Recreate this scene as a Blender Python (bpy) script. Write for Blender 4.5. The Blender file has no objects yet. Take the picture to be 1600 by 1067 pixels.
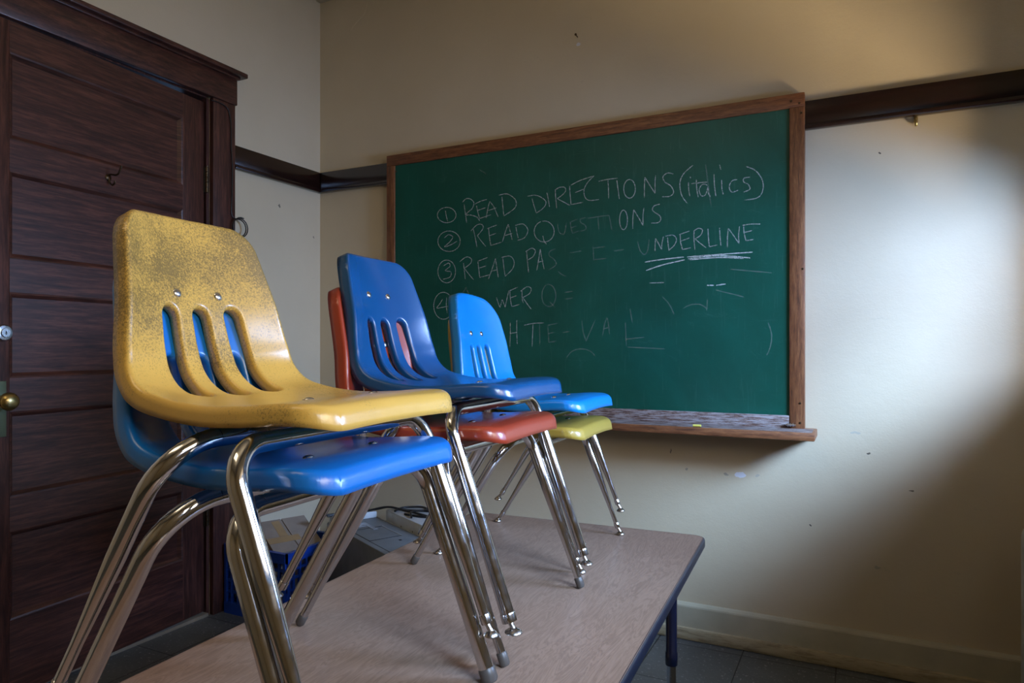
import bpy, bmesh, math, random
import numpy as np
from mathutils import Vector, Matrix

random.seed(7)
scene = bpy.context.scene
COL = scene.collection

# ------------------------------------------------------------------ camera
YAW = math.radians(26.65)          # room turned against the camera
TAB = math.radians(23.55)          # table turned against the camera
CAM = Vector((2.40, -2.65, 1.10))
FPX, CX, HORIZON = 1080.0, 800.0, 544.0
RIGHT = Vector((math.cos(YAW), math.sin(YAW), 0))
FWD = Vector((-math.sin(YAW), math.cos(YAW), 0))
cam_data = bpy.data.cameras.new('camera')
cam = bpy.data.objects.new('camera', cam_data)
COL.objects.link(cam)
cam.location = CAM
cam.rotation_euler = (math.pi / 2, 0, YAW)
cam_data.sensor_width = 36.0
cam_data.lens = FPX / 1600 * 36.0
cam_data.shift_y = (HORIZON - 533.5) / 1600
cam_data.clip_start = 0.02
scene.camera = cam

# ------------------------------------------------------------------ light
scene.view_settings.view_transform = 'Standard'
scene.view_settings.look = 'None'
scene.view_settings.exposure = 0.0
scene.view_settings.gamma = 1.0
scene.cycles.use_denoising = True
scene.cycles.max_bounces = 8
scene.cycles.caustics_reflective = False
scene.cycles.caustics_refractive = False
scene.cycles.sample_clamp_indirect = 6.0

world = bpy.data.worlds.new('sky')
scene.world = world
world.use_nodes = True
wbg = world.node_tree.nodes['Background']
wbg.inputs['Color'].default_value = (0.30, 0.55, 1.0, 1)
wbg.inputs['Strength'].default_value = 0.6

def light(name, kind, loc, energy, color, rot=None, direction=None, **kw):
    d = bpy.data.lights.new(name, kind)
    d.energy = energy
    d.color = color
    for k, v in kw.items():
        setattr(d, k, v)
    o = bpy.data.objects.new(name, d)
    o.location = loc
    if direction is not None:
        o.rotation_euler = Vector(direction).to_track_quat('-Z', 'Y').to_euler()
    elif rot:
        o.rotation_euler = rot
    COL.objects.link(o)
    return o

# low bright sky seen through the windows of the right wall
light('daylight', 'SUN', (6, -3, 4), 5.0, (0.37, 0.62, 1.0), direction=(-1, 0.62, -0.74), angle=math.radians(18))
# bright gap of sky low outside the nearer window
light('window_sky', 'AREA', (3.55, -0.66, 1.52), 105.0, (0.37, 0.565, 1.0), direction=(-1, 0.35, -0.12),
      shape='RECTANGLE', size=0.8, size_y=0.4)
# sunlit ground outside throwing warm light up through the windows
light('ground_bounce', 'AREA', (4.8, -1.35, -0.75), 330.0, (1.0, 0.78, 0.50), direction=(-1, 0.40, 1.15),
      shape='RECTANGLE', size=0.9, size_y=1.2)
# added warm fill outside the farther window, brightens the left wall
light('window_haze', 'AREA', (3.65, -2.15, 1.80), 30.0, (1.0, 0.85, 0.66), direction=(-1, 0.20, -0.04),
      shape='RECTANGLE', size=1.2, size_y=0.7)
# added warm fill from above, stands for no known lamp
light('ceiling_lamp_light', 'AREA', (1.2, -2.9, 2.9), 7.0, (1.0, 0.80, 0.52), direction=(0, 0, -1),
      shape='RECTANGLE', size=1.2, size_y=0.5)

# ------------------------------------------------------------------ measuring helpers
def ray(px, py):
    return RIGHT * ((px - CX) / FPX) + FWD + Vector((0, 0, -(py - HORIZON) / FPX))

def at_h(px, py, h):
    d = ray(px, py)
    return CAM + d * ((h - CAM.z) / d.z)

def at_back(px, py, y=0.0):
    d = ray(px, py)
    return CAM + d * ((y - CAM.y) / d.y)

def at_left(px, py, x=0.0):
    d = ray(px, py)
    return CAM + d * ((x - CAM.x) / d.x)

def T(u, v, h=0.0):                 # table frame: u runs away along the table, v across it to the right
    X = u * math.sin(TAB) + v * math.cos(TAB)
    Z = u * math.cos(TAB) - v * math.sin(TAB)
    p = CAM + RIGHT * X + FWD * Z
    return Vector((p.x, p.y, h))

# ------------------------------------------------------------------ node helpers
def mat(name):
    m = bpy.data.materials.new(name)
    m.use_nodes = True
    nt = m.node_tree
    b = nt.nodes['Principled BSDF']
    return m, nt, b

def N(nt, t, **kw):
    n = nt.nodes.new(t)
    for k, v in kw.items():
        if k in n.inputs.keys() if hasattr(n.inputs, 'keys') else False:
            n.inputs[k].default_value = v
        else:
            setattr(n, k, v)
    return n

def coord(nt, scale=(1, 1, 1), rot=(0, 0, 0), loc=(0, 0, 0)):
    tc = nt.nodes.new('ShaderNodeTexCoord')
    mp = nt.nodes.new('ShaderNodeMapping')
    mp.inputs['Scale'].default_value = scale
    mp.inputs['Rotation'].default_value = rot
    mp.inputs['Location'].default_value = loc
    nt.links.new(tc.outputs['Object'], mp.inputs['Vector'])
    return mp.outputs['Vector']

def noise(nt, vec, scale, detail=4, rough=0.55, dist=0.0):
    n = nt.nodes.new('ShaderNodeTexNoise')
    n.inputs['Scale'].default_value = scale
    n.inputs['Detail'].default_value = detail
    n.inputs['Roughness'].default_value = rough
    n.inputs['Distortion'].default_value = dist
    nt.links.new(vec, n.inputs['Vector'])
    return n.outputs['Fac']

def ramp(nt, fac, stops):
    r = nt.nodes.new('ShaderNodeValToRGB')
    el = r.color_ramp.elements
    while len(el) < len(stops):
        el.new(0.5)
    for e, (p, c) in zip(el, stops):
        e.position = p
        e.color = (c, c, c, 1) if isinstance(c, (int, float)) else (*c, 1)
    nt.links.new(fac, r.inputs['Fac'])
    return r.outputs['Color']

def mixc(nt, fac, a, b, mode='MIX'):
    m = nt.nodes.new('ShaderNodeMix')
    m.data_type = 'RGBA'
    m.blend_type = mode
    for sock, v in ((m.inputs['Factor'], fac), (m.inputs['A'], a), (m.inputs['B'], b)):
        pass
    def put(s, v):
        if isinstance(v, (int, float)):
            s.default_value = v
        elif isinstance(v, tuple):
            s.default_value = (*v, 1) if len(v) == 3 else v
        else:
            nt.links.new(v, s)
    put(m.inputs[0], fac)
    put(m.inputs[6], a)
    put(m.inputs[7], b)
    return m.outputs[2]

def math_(nt, op, a, b=None, clamp=False):
    m = nt.nodes.new('ShaderNodeMath')
    m.operation = op
    m.use_clamp = clamp
    for i, v in enumerate((a, b)):
        if v is None:
            continue
        if isinstance(v, (int, float)):
            m.inputs[i].default_value = v
        else:
            nt.links.new(v, m.inputs[i])
    return m.outputs[0]

def bump(nt, b, h, strength=0.3, dist=0.002):
    n = nt.nodes.new('ShaderNodeBump')
    n.inputs['Strength'].default_value = strength
    n.inputs['Distance'].default_value = dist
    nt.links.new(h, n.inputs['Height'])
    nt.links.new(n.outputs['Normal'], b.inputs['Normal'])

def setb(nt, b, **kw):
    names = {'color': 'Base Color', 'rough': 'Roughness', 'metal': 'Metallic', 'coat': 'Coat Weight',
             'coat_rough': 'Coat Roughness', 'spec': 'Specular IOR Level', 'alpha': 'Alpha'}
    for k, v in kw.items():
        s = b.inputs[names[k]]
        if isinstance(v, tuple):
            s.default_value = (*v, 1)
        elif isinstance(v, (int, float)):
            s.default_value = v
        else:
            nt.links.new(v, s)

def plain(name, color, rough=0.5, metal=0.0, bumps=None, vary=0.12, vscale=18, coat=0.0, spec=0.5):
    m, nt, b = mat(name)
    v = coord(nt)
    f = noise(nt, v, vscale, 5)
    dark = tuple(c * (1 - vary) for c in color)
    lite = tuple(min(1, c * (1 + vary)) for c in color)
    setb(nt, b, color=ramp(nt, f, [(0.3, dark), (0.7, lite)]), rough=rough, metal=metal, coat=coat, spec=spec)
    if bumps:
        bump(nt, b, noise(nt, v, bumps[0], 3), bumps[1], 0.001)
    return m

M = {}
def wall_mat(name, chips):
    m, nt, b = mat(name)
    v = coord(nt)
    big = noise(nt, v, 1.6, 4, 0.6)
    base = ramp(nt, big, [(0.25, (0.56, 0.468, 0.318)), (0.75, (0.635, 0.538, 0.375))])
    # hairline scuffs
    sc = noise(nt, coord(nt, (1, 1, 3)), 9, 6, 0.7, 0.6)
    base = mixc(nt, ramp(nt, sc, [(0.66, 0.0), (0.74, 0.35)]), base, (0.38, 0.34, 0.25))
    tc = nt.nodes.new('ShaderNodeTexCoord')
    warp = nt.nodes.new('ShaderNodeVectorMath'); warp.operation = 'MULTIPLY_ADD'
    nz = nt.nodes.new('ShaderNodeTexNoise'); nz.inputs['Scale'].default_value = 70
    nt.links.new(tc.outputs['Object'], nz.inputs['Vector'])
    nt.links.new(nz.outputs['Color'], warp.inputs[0])
    warp.inputs[1].default_value = (0.014, 0.014, 0.014)
    nt.links.new(tc.outputs['Object'], warp.inputs[2])
    for (c, s, colr) in chips:
        sub = nt.nodes.new('ShaderNodeVectorMath'); sub.operation = 'SUBTRACT'
        nt.links.new(warp.outputs[0], sub.inputs[0])
        sub.inputs[1].default_value = (c[0] + 0.007, c[1] + 0.007, c[2] + 0.007)
        mul = nt.nodes.new('ShaderNodeVectorMath'); mul.operation = 'MULTIPLY'
        nt.links.new(sub.outputs[0], mul.inputs[0])
        mul.inputs[1].default_value = (1 / s[0], 0.0 if s[2] else 1 / s[0], 1 / s[1]) if s[2] else (0.0, 1 / s[0], 1 / s[1])
        ln = nt.nodes.new('ShaderNodeVectorMath'); ln.operation = 'LENGTH'
        nt.links.new(mul.outputs[0], ln.inputs[0])
        base = mixc(nt, math_(nt, 'LESS_THAN', ln.outputs['Value'], 1.0), base, colr)
    setb(nt, b, color=base, rough=0.42, spec=0.4)
    h1 = noise(nt, v, 26, 5, 0.6)
    h2 = noise(nt, v, 150, 3, 0.6)
    bump(nt, b, math_(nt, 'ADD', h1, math_(nt, 'MULTIPLY', h2, 0.35)), 0.2, 0.005)
    return m

def wood_mat(name, c0, c1, c2, scale, rough=0.35, coat=0.25, wear=None, grain=1.0, bumpk=0.15):
    """scale: stretch of the object coordinates (small along the grain)"""
    m, nt, b = mat(name)
    v = coord(nt, scale)
    g = noise(nt, v, 9, 7, 0.65, 0.4)
    fine = noise(nt, v, 46, 4, 0.6)
    f = math_(nt, 'ADD', math_(nt, 'MULTIPLY', g, 0.72), math_(nt, 'MULTIPLY', fine, 0.28))
    col = ramp(nt, f, [(0.5 - 0.16 * grain, c0), (0.5, c1), (0.5 + 0.16 * grain, c2)])
    if wear:
        w = noise(nt, coord(nt, wear[2] if len(wear) > 2 else scale), wear[3] if len(wear) > 3 else 14, 6, 0.75)
        col = mixc(nt, ramp(nt, w, [(wear[1], 0.0), (wear[1] + 0.1, 0.85)]), col, wear[0])
    setb(nt, b, color=col, rough=rough, coat=coat, coat_rough=0.25)
    bump(nt, b, f, bumpk, 0.002)
    return m

DK0, DK1, DK2 = (0.014, 0.0055, 0.0045), (0.055, 0.019, 0.0135), (0.135, 0.048, 0.031)
M['door_h'] = wood_mat('mahogany_horizontal', DK0, DK1, DK2, (0.6, 1.2, 9), 0.38, 0.2)
M['door_v'] = wood_mat('mahogany_vertical', DK0, DK1, DK2, (9, 9, 0.7), 0.42, 0.12)
M['rail'] = wood_mat('picture_rail_wood', (0.004, 0.0014, 0.0012), (0.013, 0.0042, 0.0035), (0.030, 0.009, 0.007), (0.8, 0.8, 10), 0.2, 0.6)
M['oak_h'] = wood_mat('oak_frame_horizontal', (0.06, 0.020, 0.007), (0.18, 0.064, 0.022), (0.30, 0.125, 0.045), (1.2, 8, 12), 0.5, 0.1)
M['oak_v'] = wood_mat('oak_frame_vertical', (0.06, 0.020, 0.007), (0.18, 0.064, 0.022), (0.30, 0.125, 0.045), (12, 8, 1.2), 0.5, 0.1)
M['oak_dust'] = wood_mat('oak_with_chalk_dust', (0.03, 0.014, 0.009), (0.11, 0.055, 0.036), (0.27, 0.20, 0.17), (4, 8, 16), 0.75, 0.0,
                         wear=((0.33, 0.30, 0.29), 0.46, (2.2, 8, 34), 7))

# floor: dark vinyl tiles with pale flecks
m, nt, b = mat('vinyl_tiles')
v = coord(nt)
fl = noise(nt, v, 75, 3, 0.75)
base = ramp(nt, noise(nt, v, 5, 5), [(0.3, (0.095, 0.100, 0.098)), (0.7, (0.140, 0.148, 0.145))])
base = mixc(nt, ramp(nt, fl, [(0.60, 0.0), (0.66, 0.85)]), base, (0.42, 0.40, 0.40))
base = mixc(nt, ramp(nt, noise(nt, coord(nt, loc=(3, 1, 0)), 95, 3, 0.7), [(0.64, 0.0), (0.70, 0.8)]), base, (0.012, 0.012, 0.013))
br = nt.nodes.new('ShaderNodeTexBrick')
br.offset = 0.0
br.inputs['Scale'].default_value = 1.0
br.inputs['Mortar Size'].default_value = 0.0022
br.inputs['Mortar Smooth'].default_value = 0.1
br.inputs['Brick Width'].default_value = 0.305
br.inputs['Row Height'].default_value = 0.305
br.inputs['Color1'].default_value = (1, 1, 1, 1)
br.inputs['Color2'].default_value = (0.82, 0.82, 0.82, 1)
br.inputs['Mortar'].default_value = (0.06, 0.06, 0.06, 1)
nt.links.new(coord(nt, loc=(0.11, 0.07, 0)), br.inputs['Vector'])
base = mixc(nt, 1.0, base, br.outputs['Color'], 'MULTIPLY')
setb(nt, b, color=base, rough=0.38)
bump(nt, b, noise(nt, v, 40, 4), 0.08, 0.002)
M['floor'] = m

# table laminate: pale maple with cathedral grain
m, nt, b = mat('maple_laminate')
gr = noise(nt, coord(nt, (8.0, 1.1, 1)), 3.0, 6, 0.60, 2.2)
fine = noise(nt, coord(nt, (34, 3.5, 1)), 8, 5, 0.65)
col = ramp(nt, gr, [(0.28, (0.21, 0.134, 0.093)), (0.42, (0.36, 0.24, 0.172)), (0.47, (0.235, 0.152, 0.107)), (0.53, (0.36, 0.24, 0.172)), (0.59, (0.25, 0.162, 0.114)), (0.66, (0.37, 0.246, 0.178))])
col = mixc(nt, ramp(nt, fine, [(0.42, 0.0), (0.66, 0.45)]), col, (0.30, 0.19, 0.135))
setb(nt, b, color=col, rough=0.30, spec=0.45)
bump(nt, b, fine, 0.05, 0.001)
M['laminate'] = m
M['navy'] = plain('navy_vinyl_band', (0.009, 0.013, 0.026), 0.35)
M['navy_metal'] = plain('navy_enamel', (0.005, 0.008, 0.024), 0.25, coat=0.4)

# chalkboard green with wiped chalk haze and fine scratches
m, nt, b = mat('chalkboard_green')
hz = noise(nt, coord(nt), 2.4, 6, 0.65, 0.5)
st = noise(nt, coord(nt, (30, 1, 2.0)), 3, 5, 0.7)
st2 = noise(nt, coord(nt, (2.0, 1, 34)), 3, 5, 0.7)
col = ramp(nt, hz, [(0.28, (0.0014, 0.060, 0.036)), (0.72, (0.004, 0.098, 0.066))])
col = mixc(nt, ramp(nt, st, [(0.58, 0.0), (0.85, 0.20)]), col, (0.20, 0.34, 0.28))
col = mixc(nt, ramp(nt, st2, [(0.62, 0.0), (0.88, 0.16)]), col, (0.20, 0.34, 0.28))
sm = noise(nt, coord(nt, (1.0, 1, 1.6), (0, 0.5, 0)), 6, 8, 0.8, 1.2)
col = mixc(nt, ramp(nt, sm, [(0.60, 0.0), (0.78, 0.22)]), col, (0.16, 0.34, 0.27))
setb(nt, b, color=col, rough=0.36, spec=0.45)
bump(nt, b, noise(nt, coord(nt), 210, 3), 0.12, 0.001)
M['board'] = m

def chalk_mat(name, lo, strength, color=(0.62, 0.66, 0.60)):
    m, nt, b = mat(name)
    g = noise(nt, coord(nt), 330, 3, 0.7)
    setb(nt, b, color=color, rough=0.95, spec=0.0,
         alpha=ramp(nt, g, [(lo, 0.04), (lo + 0.16, strength)]))
    return m
M['chalk'] = chalk_mat('chalk_line', 0.36, 0.58)
M['chalk_faint'] = chalk_mat('half_wiped_chalk_line', 0.42, 0.20)
M['chalk_bold'] = chalk_mat('thick_chalk_line', 0.36, 0.80, (0.72, 0.78, 0.74))
M['chalk_stick'] = plain('yellow_chalk', (0.72, 0.66, 0.12), 0.9)

# metals
def chrome(name, color, rough, wear=0.35):
    m, nt, b = mat(name)
    v = coord(nt)
    n1 = noise(nt, v, 30, 6, 0.7)
    r = ramp(nt, n1, [(0.35, rough), (0.75, rough + 0.14)])
    col = mixc(nt, ramp(nt, noise(nt, v, 85, 5, 0.75), [(0.62, 0.0), (0.75, wear)]), color, (0.22, 0.16, 0.11))
    setb(nt, b, color=col, rough=r, metal=1.0)
    return m
M['chrome'] = chrome('worn_chrome', (0.58, 0.58, 0.59), 0.06, 0.2)
M['chrome_foot'] = chrome('dulled_chrome', (0.48, 0.44, 0.40), 0.2, 0.6)
M['rubber'] = plain('grey_plastic_cap', (0.075, 0.062, 0.052), 0.4)
M['rivet'] = chrome('rivet_steel', (0.75, 0.75, 0.75), 0.18, 0.1)
M['brass'] = chrome('aged_brass', (0.50, 0.38, 0.15), 0.25, 0.5)
M['iron'] = chrome('dark_bronze', (0.10, 0.075, 0.05), 0.3, 0.4)
M['nickel'] = chrome('dull_nickel', (0.62, 0.64, 0.66), 0.25, 0.1)
M['verdigris'] = plain('tarnished_plate', (0.14, 0.17, 0.10), 0.45, 0.6)

def plastic(name, color, rough=0.27, worn=None, tex=420, scuff=None):
    m, nt, b = mat(name)
    v = coord(nt)
    f = noise(nt, v, 9, 5)
    dark = tuple(c * 0.88 for c in color)
    col = ramp(nt, f, [(0.3, dark), (0.7, color)])
    r = rough
    if worn:
        # rubbed-in grime: fine speckle, strongest in large irregular patches of the back
        sp = noise(nt, v, 330, 6, 0.85)
        big = noise(nt, coord(nt, loc=(1.3, 0.2, 0.6)), 6.5, 4, 0.6)
        sep = nt.nodes.new('ShaderNodeSeparateXYZ')
        tc = nt.nodes.new('ShaderNodeTexCoord')
        nt.links.new(tc.outputs['Object'], sep.inputs[0])
        hi = nt.nodes.new('ShaderNodeMapRange')
        hi.inputs[1].default_value = 0.40; hi.inputs[2].default_value = 0.60
        hi.inputs[3].default_value = -0.10; hi.inputs[4].default_value = 0.10
        nt.links.new(sep.outputs['Z'], hi.inputs[0])
        side = math_(nt, 'MULTIPLY', math_(nt, 'ABSOLUTE', sep.outputs['Y']), 0.5)
        s = math_(nt, 'ADD', math_(nt, 'ADD', math_(nt, 'MULTIPLY', math_(nt, 'SUBTRACT', big, 0.5), 0.55), hi.outputs[0]), side)
        s = math_(nt, 'ADD', s, sp)
        mask = ramp(nt, s, [(0.53, 0.0), (0.66, 0.80)])
        col = mixc(nt, mask, col, worn)
        r = ramp(nt, s, [(0.45, rough), (0.7, 0.42)])
    if scuff:
        s2 = noise(nt, v, 60, 6, 0.75)
        col = mixc(nt, ramp(nt, s2, [(0.62, 0.0), (0.72, 0.5)]), col, scuff)
    setb(nt, b, color=col, rough=r, spec=0.5, coat=0.45, coat_rough=0.24)
    bump(nt, b, noise(nt, v, tex, 2), 0.10, 0.001)
    return m
M['yellow'] = plastic('worn_yellow_plastic', (0.74, 0.465, 0.10), 0.28, worn=(0.095, 0.075, 0.03))
M['blue'] = plastic('bright_blue_plastic', (0.006, 0.17, 0.60), 0.30, scuff=(0.02, 0.17, 0.55))
M['navyp'] = plastic('deep_blue_plastic', (0.004, 0.080, 0.25), 0.27)
M['red'] = plastic('brick_red_plastic', (0.36, 0.050, 0.022), 0.30, scuff=(0.20, 0.04, 0.025))
M['sky'] = plastic('sky_blue_plastic', (0.004, 0.24, 0.68), 0.32)
M['mustard'] = plastic('mustard_plastic', (0.46, 0.32, 0.055), 0.30)
M['cream_metal'] = plain('cream_enamel', (0.45, 0.43, 0.36), 0.35)
M['crate'] = plain('blue_crate_plastic', (0.006, 0.045, 0.30), 0.4)
M['card'] = plain('cardboard', (0.27, 0.215, 0.165), 0.85, bumps=(60, 0.1))
M['tape'] = plain('brown_parcel_tape', (0.32, 0.20, 0.09), 0.3)
M['clear_tape'] = plain('clear_tape', (0.30, 0.32, 0.34), 0.2)
M['marker'] = plain('black_marker', (0.02, 0.016, 0.015), 0.6)
M['machine'] = plain('grey_machine_plastic', (0.165, 0.180, 0.185), 0.5, bumps=(500, 0.1))
M['machine_gap'] = plain('dark_gap', (0.008, 0.008, 0.009), 0.6)
M['machine_edge'] = plain('pale_machine_edge', (0.42, 0.44, 0.44), 0.4)
M['white'] = plain('white_plastic', (0.52, 0.54, 0.53), 0.4)
M['black'] = plain('black_rubber', (0.010, 0.010, 0.011), 0.35)
M['redf'] = plain('red_card', (0.35, 0.03, 0.03), 0.6)
M['trim_cream'] = plain('cream_trim_paint', (0.50, 0.45, 0.33), 0.4, bumps=(30, 0.3), vary=0.08)
M['base'] = plain('baseboard_paint', (0.47, 0.43, 0.31), 0.38, bumps=(24, 0.35), vary=0.10, vscale=9)
M['shoe'] = wood_mat('worn_shoe_moulding', (0.20, 0.155, 0.085), (0.42, 0.35, 0.22), (0.48, 0.41, 0.27), (1, 8, 8), 0.45, 0.0)
M['ceil'] = plain('ceiling_paint', (0.62, 0.60, 0.54), 0.8)
M['hall'] = plain('dark_hall', (0.05, 0.045, 0.04), 0.8)
M['sill'] = plain('threshold_wood', (0.30, 0.25, 0.18), 0.5)

# ------------------------------------------------------------------ mesh helpers
def link(name, me, material=None, parent=None, smooth=None):
    o = bpy.data.objects.new(name, me)
    if material is not None:
        me.materials.append(material)
    COL.objects.link(o)
    if parent is not None:
        o.parent = parent
    if smooth is not None:
        for p in me.polygons:
            p.use_smooth = True
        if smooth < 180:
            me.set_sharp_from_angle(angle=math.radians(smooth))
    return o

def from_bm(name, bm, material, parent=None, smooth=None, bevel=0):
    bmesh.ops.recalc_face_normals(bm, faces=bm.faces)
    if bevel:
        es = [e for e in bm.edges if len(e.link_faces) == 2 and e.calc_face_angle(0) > 0.5]
        bmesh.ops.bevel(bm, geom=es, offset=bevel, segments=2, affect='EDGES', profile=0.5, clamp_overlap=True)
    me = bpy.data.meshes.new(name)
    bm.to_mesh(me)
    bm.free()
    return link(name, me, material, parent, smooth)

def add_box(bm, lo, hi, mtx=None):
    lo = Vector(lo); hi = Vector(hi)
    r = bmesh.ops.create_cube(bm, size=1.0)
    S = Matrix.Diagonal((*(hi - lo), 1.0))
    Tm = Matrix.Translation((lo + hi) / 2)
    bmesh.ops.transform(bm, matrix=(mtx or Matrix()) @ Tm @ S, verts=r['verts'])

def box(name, lo, hi, material, parent=None, bevel=0.0, mtx=None, smooth=None):
    bm = bmesh.new()
    add_box(bm, lo, hi, mtx)
    return from_bm(name, bm, material, parent, smooth if smooth is not None else (40 if bevel else None), bevel)

def add_lathe(bm, prof, mtx=None, seg=20):
    rings = []
    for r, z in prof:
        if r < 1e-6:
            rings.append([bm.verts.new((0, 0, z))])
        else:
            rings.append([bm.verts.new((r * math.cos(2 * math.pi * k / seg), r * math.sin(2 * math.pi * k / seg), z)) for k in range(seg)])
    for a, b_ in zip(rings, rings[1:]):
        for k in range(seg):
            k2 = (k + 1) % seg
            if len(a) == 1 and len(b_) == 1:
                continue
            if len(a) == 1:
                bm.faces.new((a[0], b_[k], b_[k2]))
            elif len(b_) == 1:
                bm.faces.new((a[k], a[k2], b_[0]))
            else:
                bm.faces.new((a[k], a[k2], b_[k2], b_[k]))
    for rr in (rings[0], rings[-1]):
        if len(rr) > 1:
            bm.faces.new(rr)
    if mtx is not None:
        bmesh.ops.transform(bm, matrix=mtx, verts=[x for rr in rings for x in rr])

def add_tube(bm, pts, radii, seg=16, caps=True):
    pts = [Vector(p) for p in pts]
    if isinstance(radii, (int, float)):
        radii = [radii] * len(pts)
    tang = []
    for i in range(len(pts)):
        a = pts[max(0, i - 1)]; c = pts[min(len(pts) - 1, i + 1)]
        tang.append((c - a).normalized())
    up = Vector((0, 0, 1)) if abs(tang[0].z) < 0.9 else Vector((1, 0, 0))
    nrm = tang[0].cross(up).normalized()
    rings = []
    for i, p in enumerate(pts):
        if i:
            nrm = (nrm - tang[i] * nrm.dot(tang[i])).normalized()
        bi = tang[i].cross(nrm)
        rings.append([bm.verts.new(p + (nrm * math.cos(2 * math.pi * k / seg) + bi * math.sin(2 * math.pi * k / seg)) * radii[i]) for k in range(seg)])
    for a, b_ in zip(rings, rings[1:]):
        for k in range(seg):
            k2 = (k + 1) % seg
            bm.faces.new((a[k], a[k2], b_[k2], b_[k]))
    if caps:
        bm.faces.new(rings[0]); bm.faces.new(rings[-1])

def tube(name, pts, r, material, parent=None, seg=12):
    bm = bmesh.new()
    add_tube(bm, pts, r, seg)
    return from_bm(name, bm, material, parent, 50)

def smooth_path(pts, n=8):
    pts = [Vector(p) for p in pts]
    out = []
    for i in range(len(pts) - 1):
        p0 = pts[max(0, i - 1)]; p1 = pts[i]; p2 = pts[i + 1]; p3 = pts[min(len(pts) - 1, i + 2)]
        for k in range(n):
            t = k / n
            out.append(0.5 * ((2 * p1) + (p2 - p0) * t + (2 * p0 - 5 * p1 + 4 * p2 - p3) * t * t + (3 * p1 - p0 - 3 * p2 + p3) * t ** 3))
    out.append(pts[-1])
    return out

def empty(name, loc, rz=0.0):
    o = bpy.data.objects.new(name, None)
    o.empty_display_size = 0.1
    o.location = loc
    o.rotation_euler = (0, 0, rz)
    COL.objects.link(o)
    return o

def tag(o, label, cat, group=None, kind=None):
    o['label'] = label
    o['category'] = cat
    if group:
        o['group'] = group
    if kind:
        o['kind'] = kind
    return o

def struct(o):
    o['kind'] = 'structure'
    return o

def part_label(o, label):
    o['label'] = label
    return o

# ------------------------------------------------------------------ room shell
RX = 3.0                            # right wall
FY = -4.6                           # wall behind the camera
CH = 3.05                           # ceiling height
DOOR_Y0, DOOR_Y1, DOOR_H = -1.556, -0.672, 2.13

struct(box('floor', (-1.2, FY - 0.2, -0.1), (RX + 0.3, 0.2, 0.0), M['floor']))
struct(box('ceiling', (-0.15, FY - 0.2, CH), (RX + 0.3, 0.2, CH + 0.1), M['ceil']))

def chipset():
    L = []
    W = (0.66, 0.66, 0.70)
    def c(px, py, sx, sz, colr):
        p = at_back(px, py)
        L.append(((p.x, p.y, p.z), (sx, sz, True), colr))
    c(1157, 742, 0.020, 0.010, W)
    c(1357, 708, 0.006, 0.0035, (0.12, 0.10, 0.07))
    c(1425, 767, 0.008, 0.0025, (0.16, 0.13, 0.09))
    c(1184, 743, 0.007, 0.006, (0.46, 0.41, 0.32))
    c(1135, 741, 0.010, 0.005, (0.36, 0.32, 0.25))
    c(1266, 821, 0.003, 0.004, (0.10, 0.08, 0.06))
    c(904, 69, 0.009, 0.008, W)
    c(1375, 239, 0.003, 0.004, (0.10, 0.08, 0.06))
    c(1048, 705, 0.002, 0.009, (0.22, 0.19, 0.15))
    c(1073, 733, 0.004, 0.004, (0.36, 0.32, 0.26))
    c(1371, 887, 0.010, 0.005, (0.42, 0.38, 0.28))
    c(1337, 676, 0.016, 0.004, (0.46, 0.42, 0.33))
    return L
M['wall_back'] = wall_mat('cream_wall_paint', chipset())
pl = at_left(437, 322)
pl2 = at_left(490, 371)
M['wall_left'] = wall_mat('cream_side_wall_paint', [((0, pl.y, pl.z), (0.006, 0.006, False), (0.16, 0.14, 0.10)),
                                                    ((0, pl2.y, pl2.z), (0.005, 0.005, False), (0.20, 0.17, 0.12))])
wall_b = struct(box('wall_back', (-0.15, 0.0, 0.0), (RX + 0.3, 0.15, CH), M['wall_back']))
tube('plaster_crack', [at_back(x, y, 0.0004) for x, y in ((574, 4), (569, 22), (562, 30), (551, 42), (548, 49), (541, 60), (531, 70), (524, 80), (513, 94))],
     [0.0016, 0.0018, 0.0016, 0.0018, 0.0015, 0.0016, 0.0013, 0.0010, 0.0006], M['wall_back'], wall_b, 6)
bm = bmesh.new()
add_box(bm, (-0.15, DOOR_Y1 + 0.014, 0), (0, 0.0, CH))
add_box(bm, (-0.15, FY, 0), (0, DOOR_Y0 - 0.014, CH))
add_box(bm, (-0.15, DOOR_Y0 - 0.014, DOOR_H + 0.013), (0, DOOR_Y1 + 0.014, CH))
struct(from_bm('wall_left', bm, M['wall_left']))
struct(box('wall_hall', (-1.2, DOOR_Y0 - 0.8, 0), (-1.1, DOOR_Y1 + 0.6, CH), M['hall']))
struct(box('wall_front', (-0.15, FY - 0.15, 0), (RX + 0.3, FY, CH), M['wall_left']))
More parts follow.
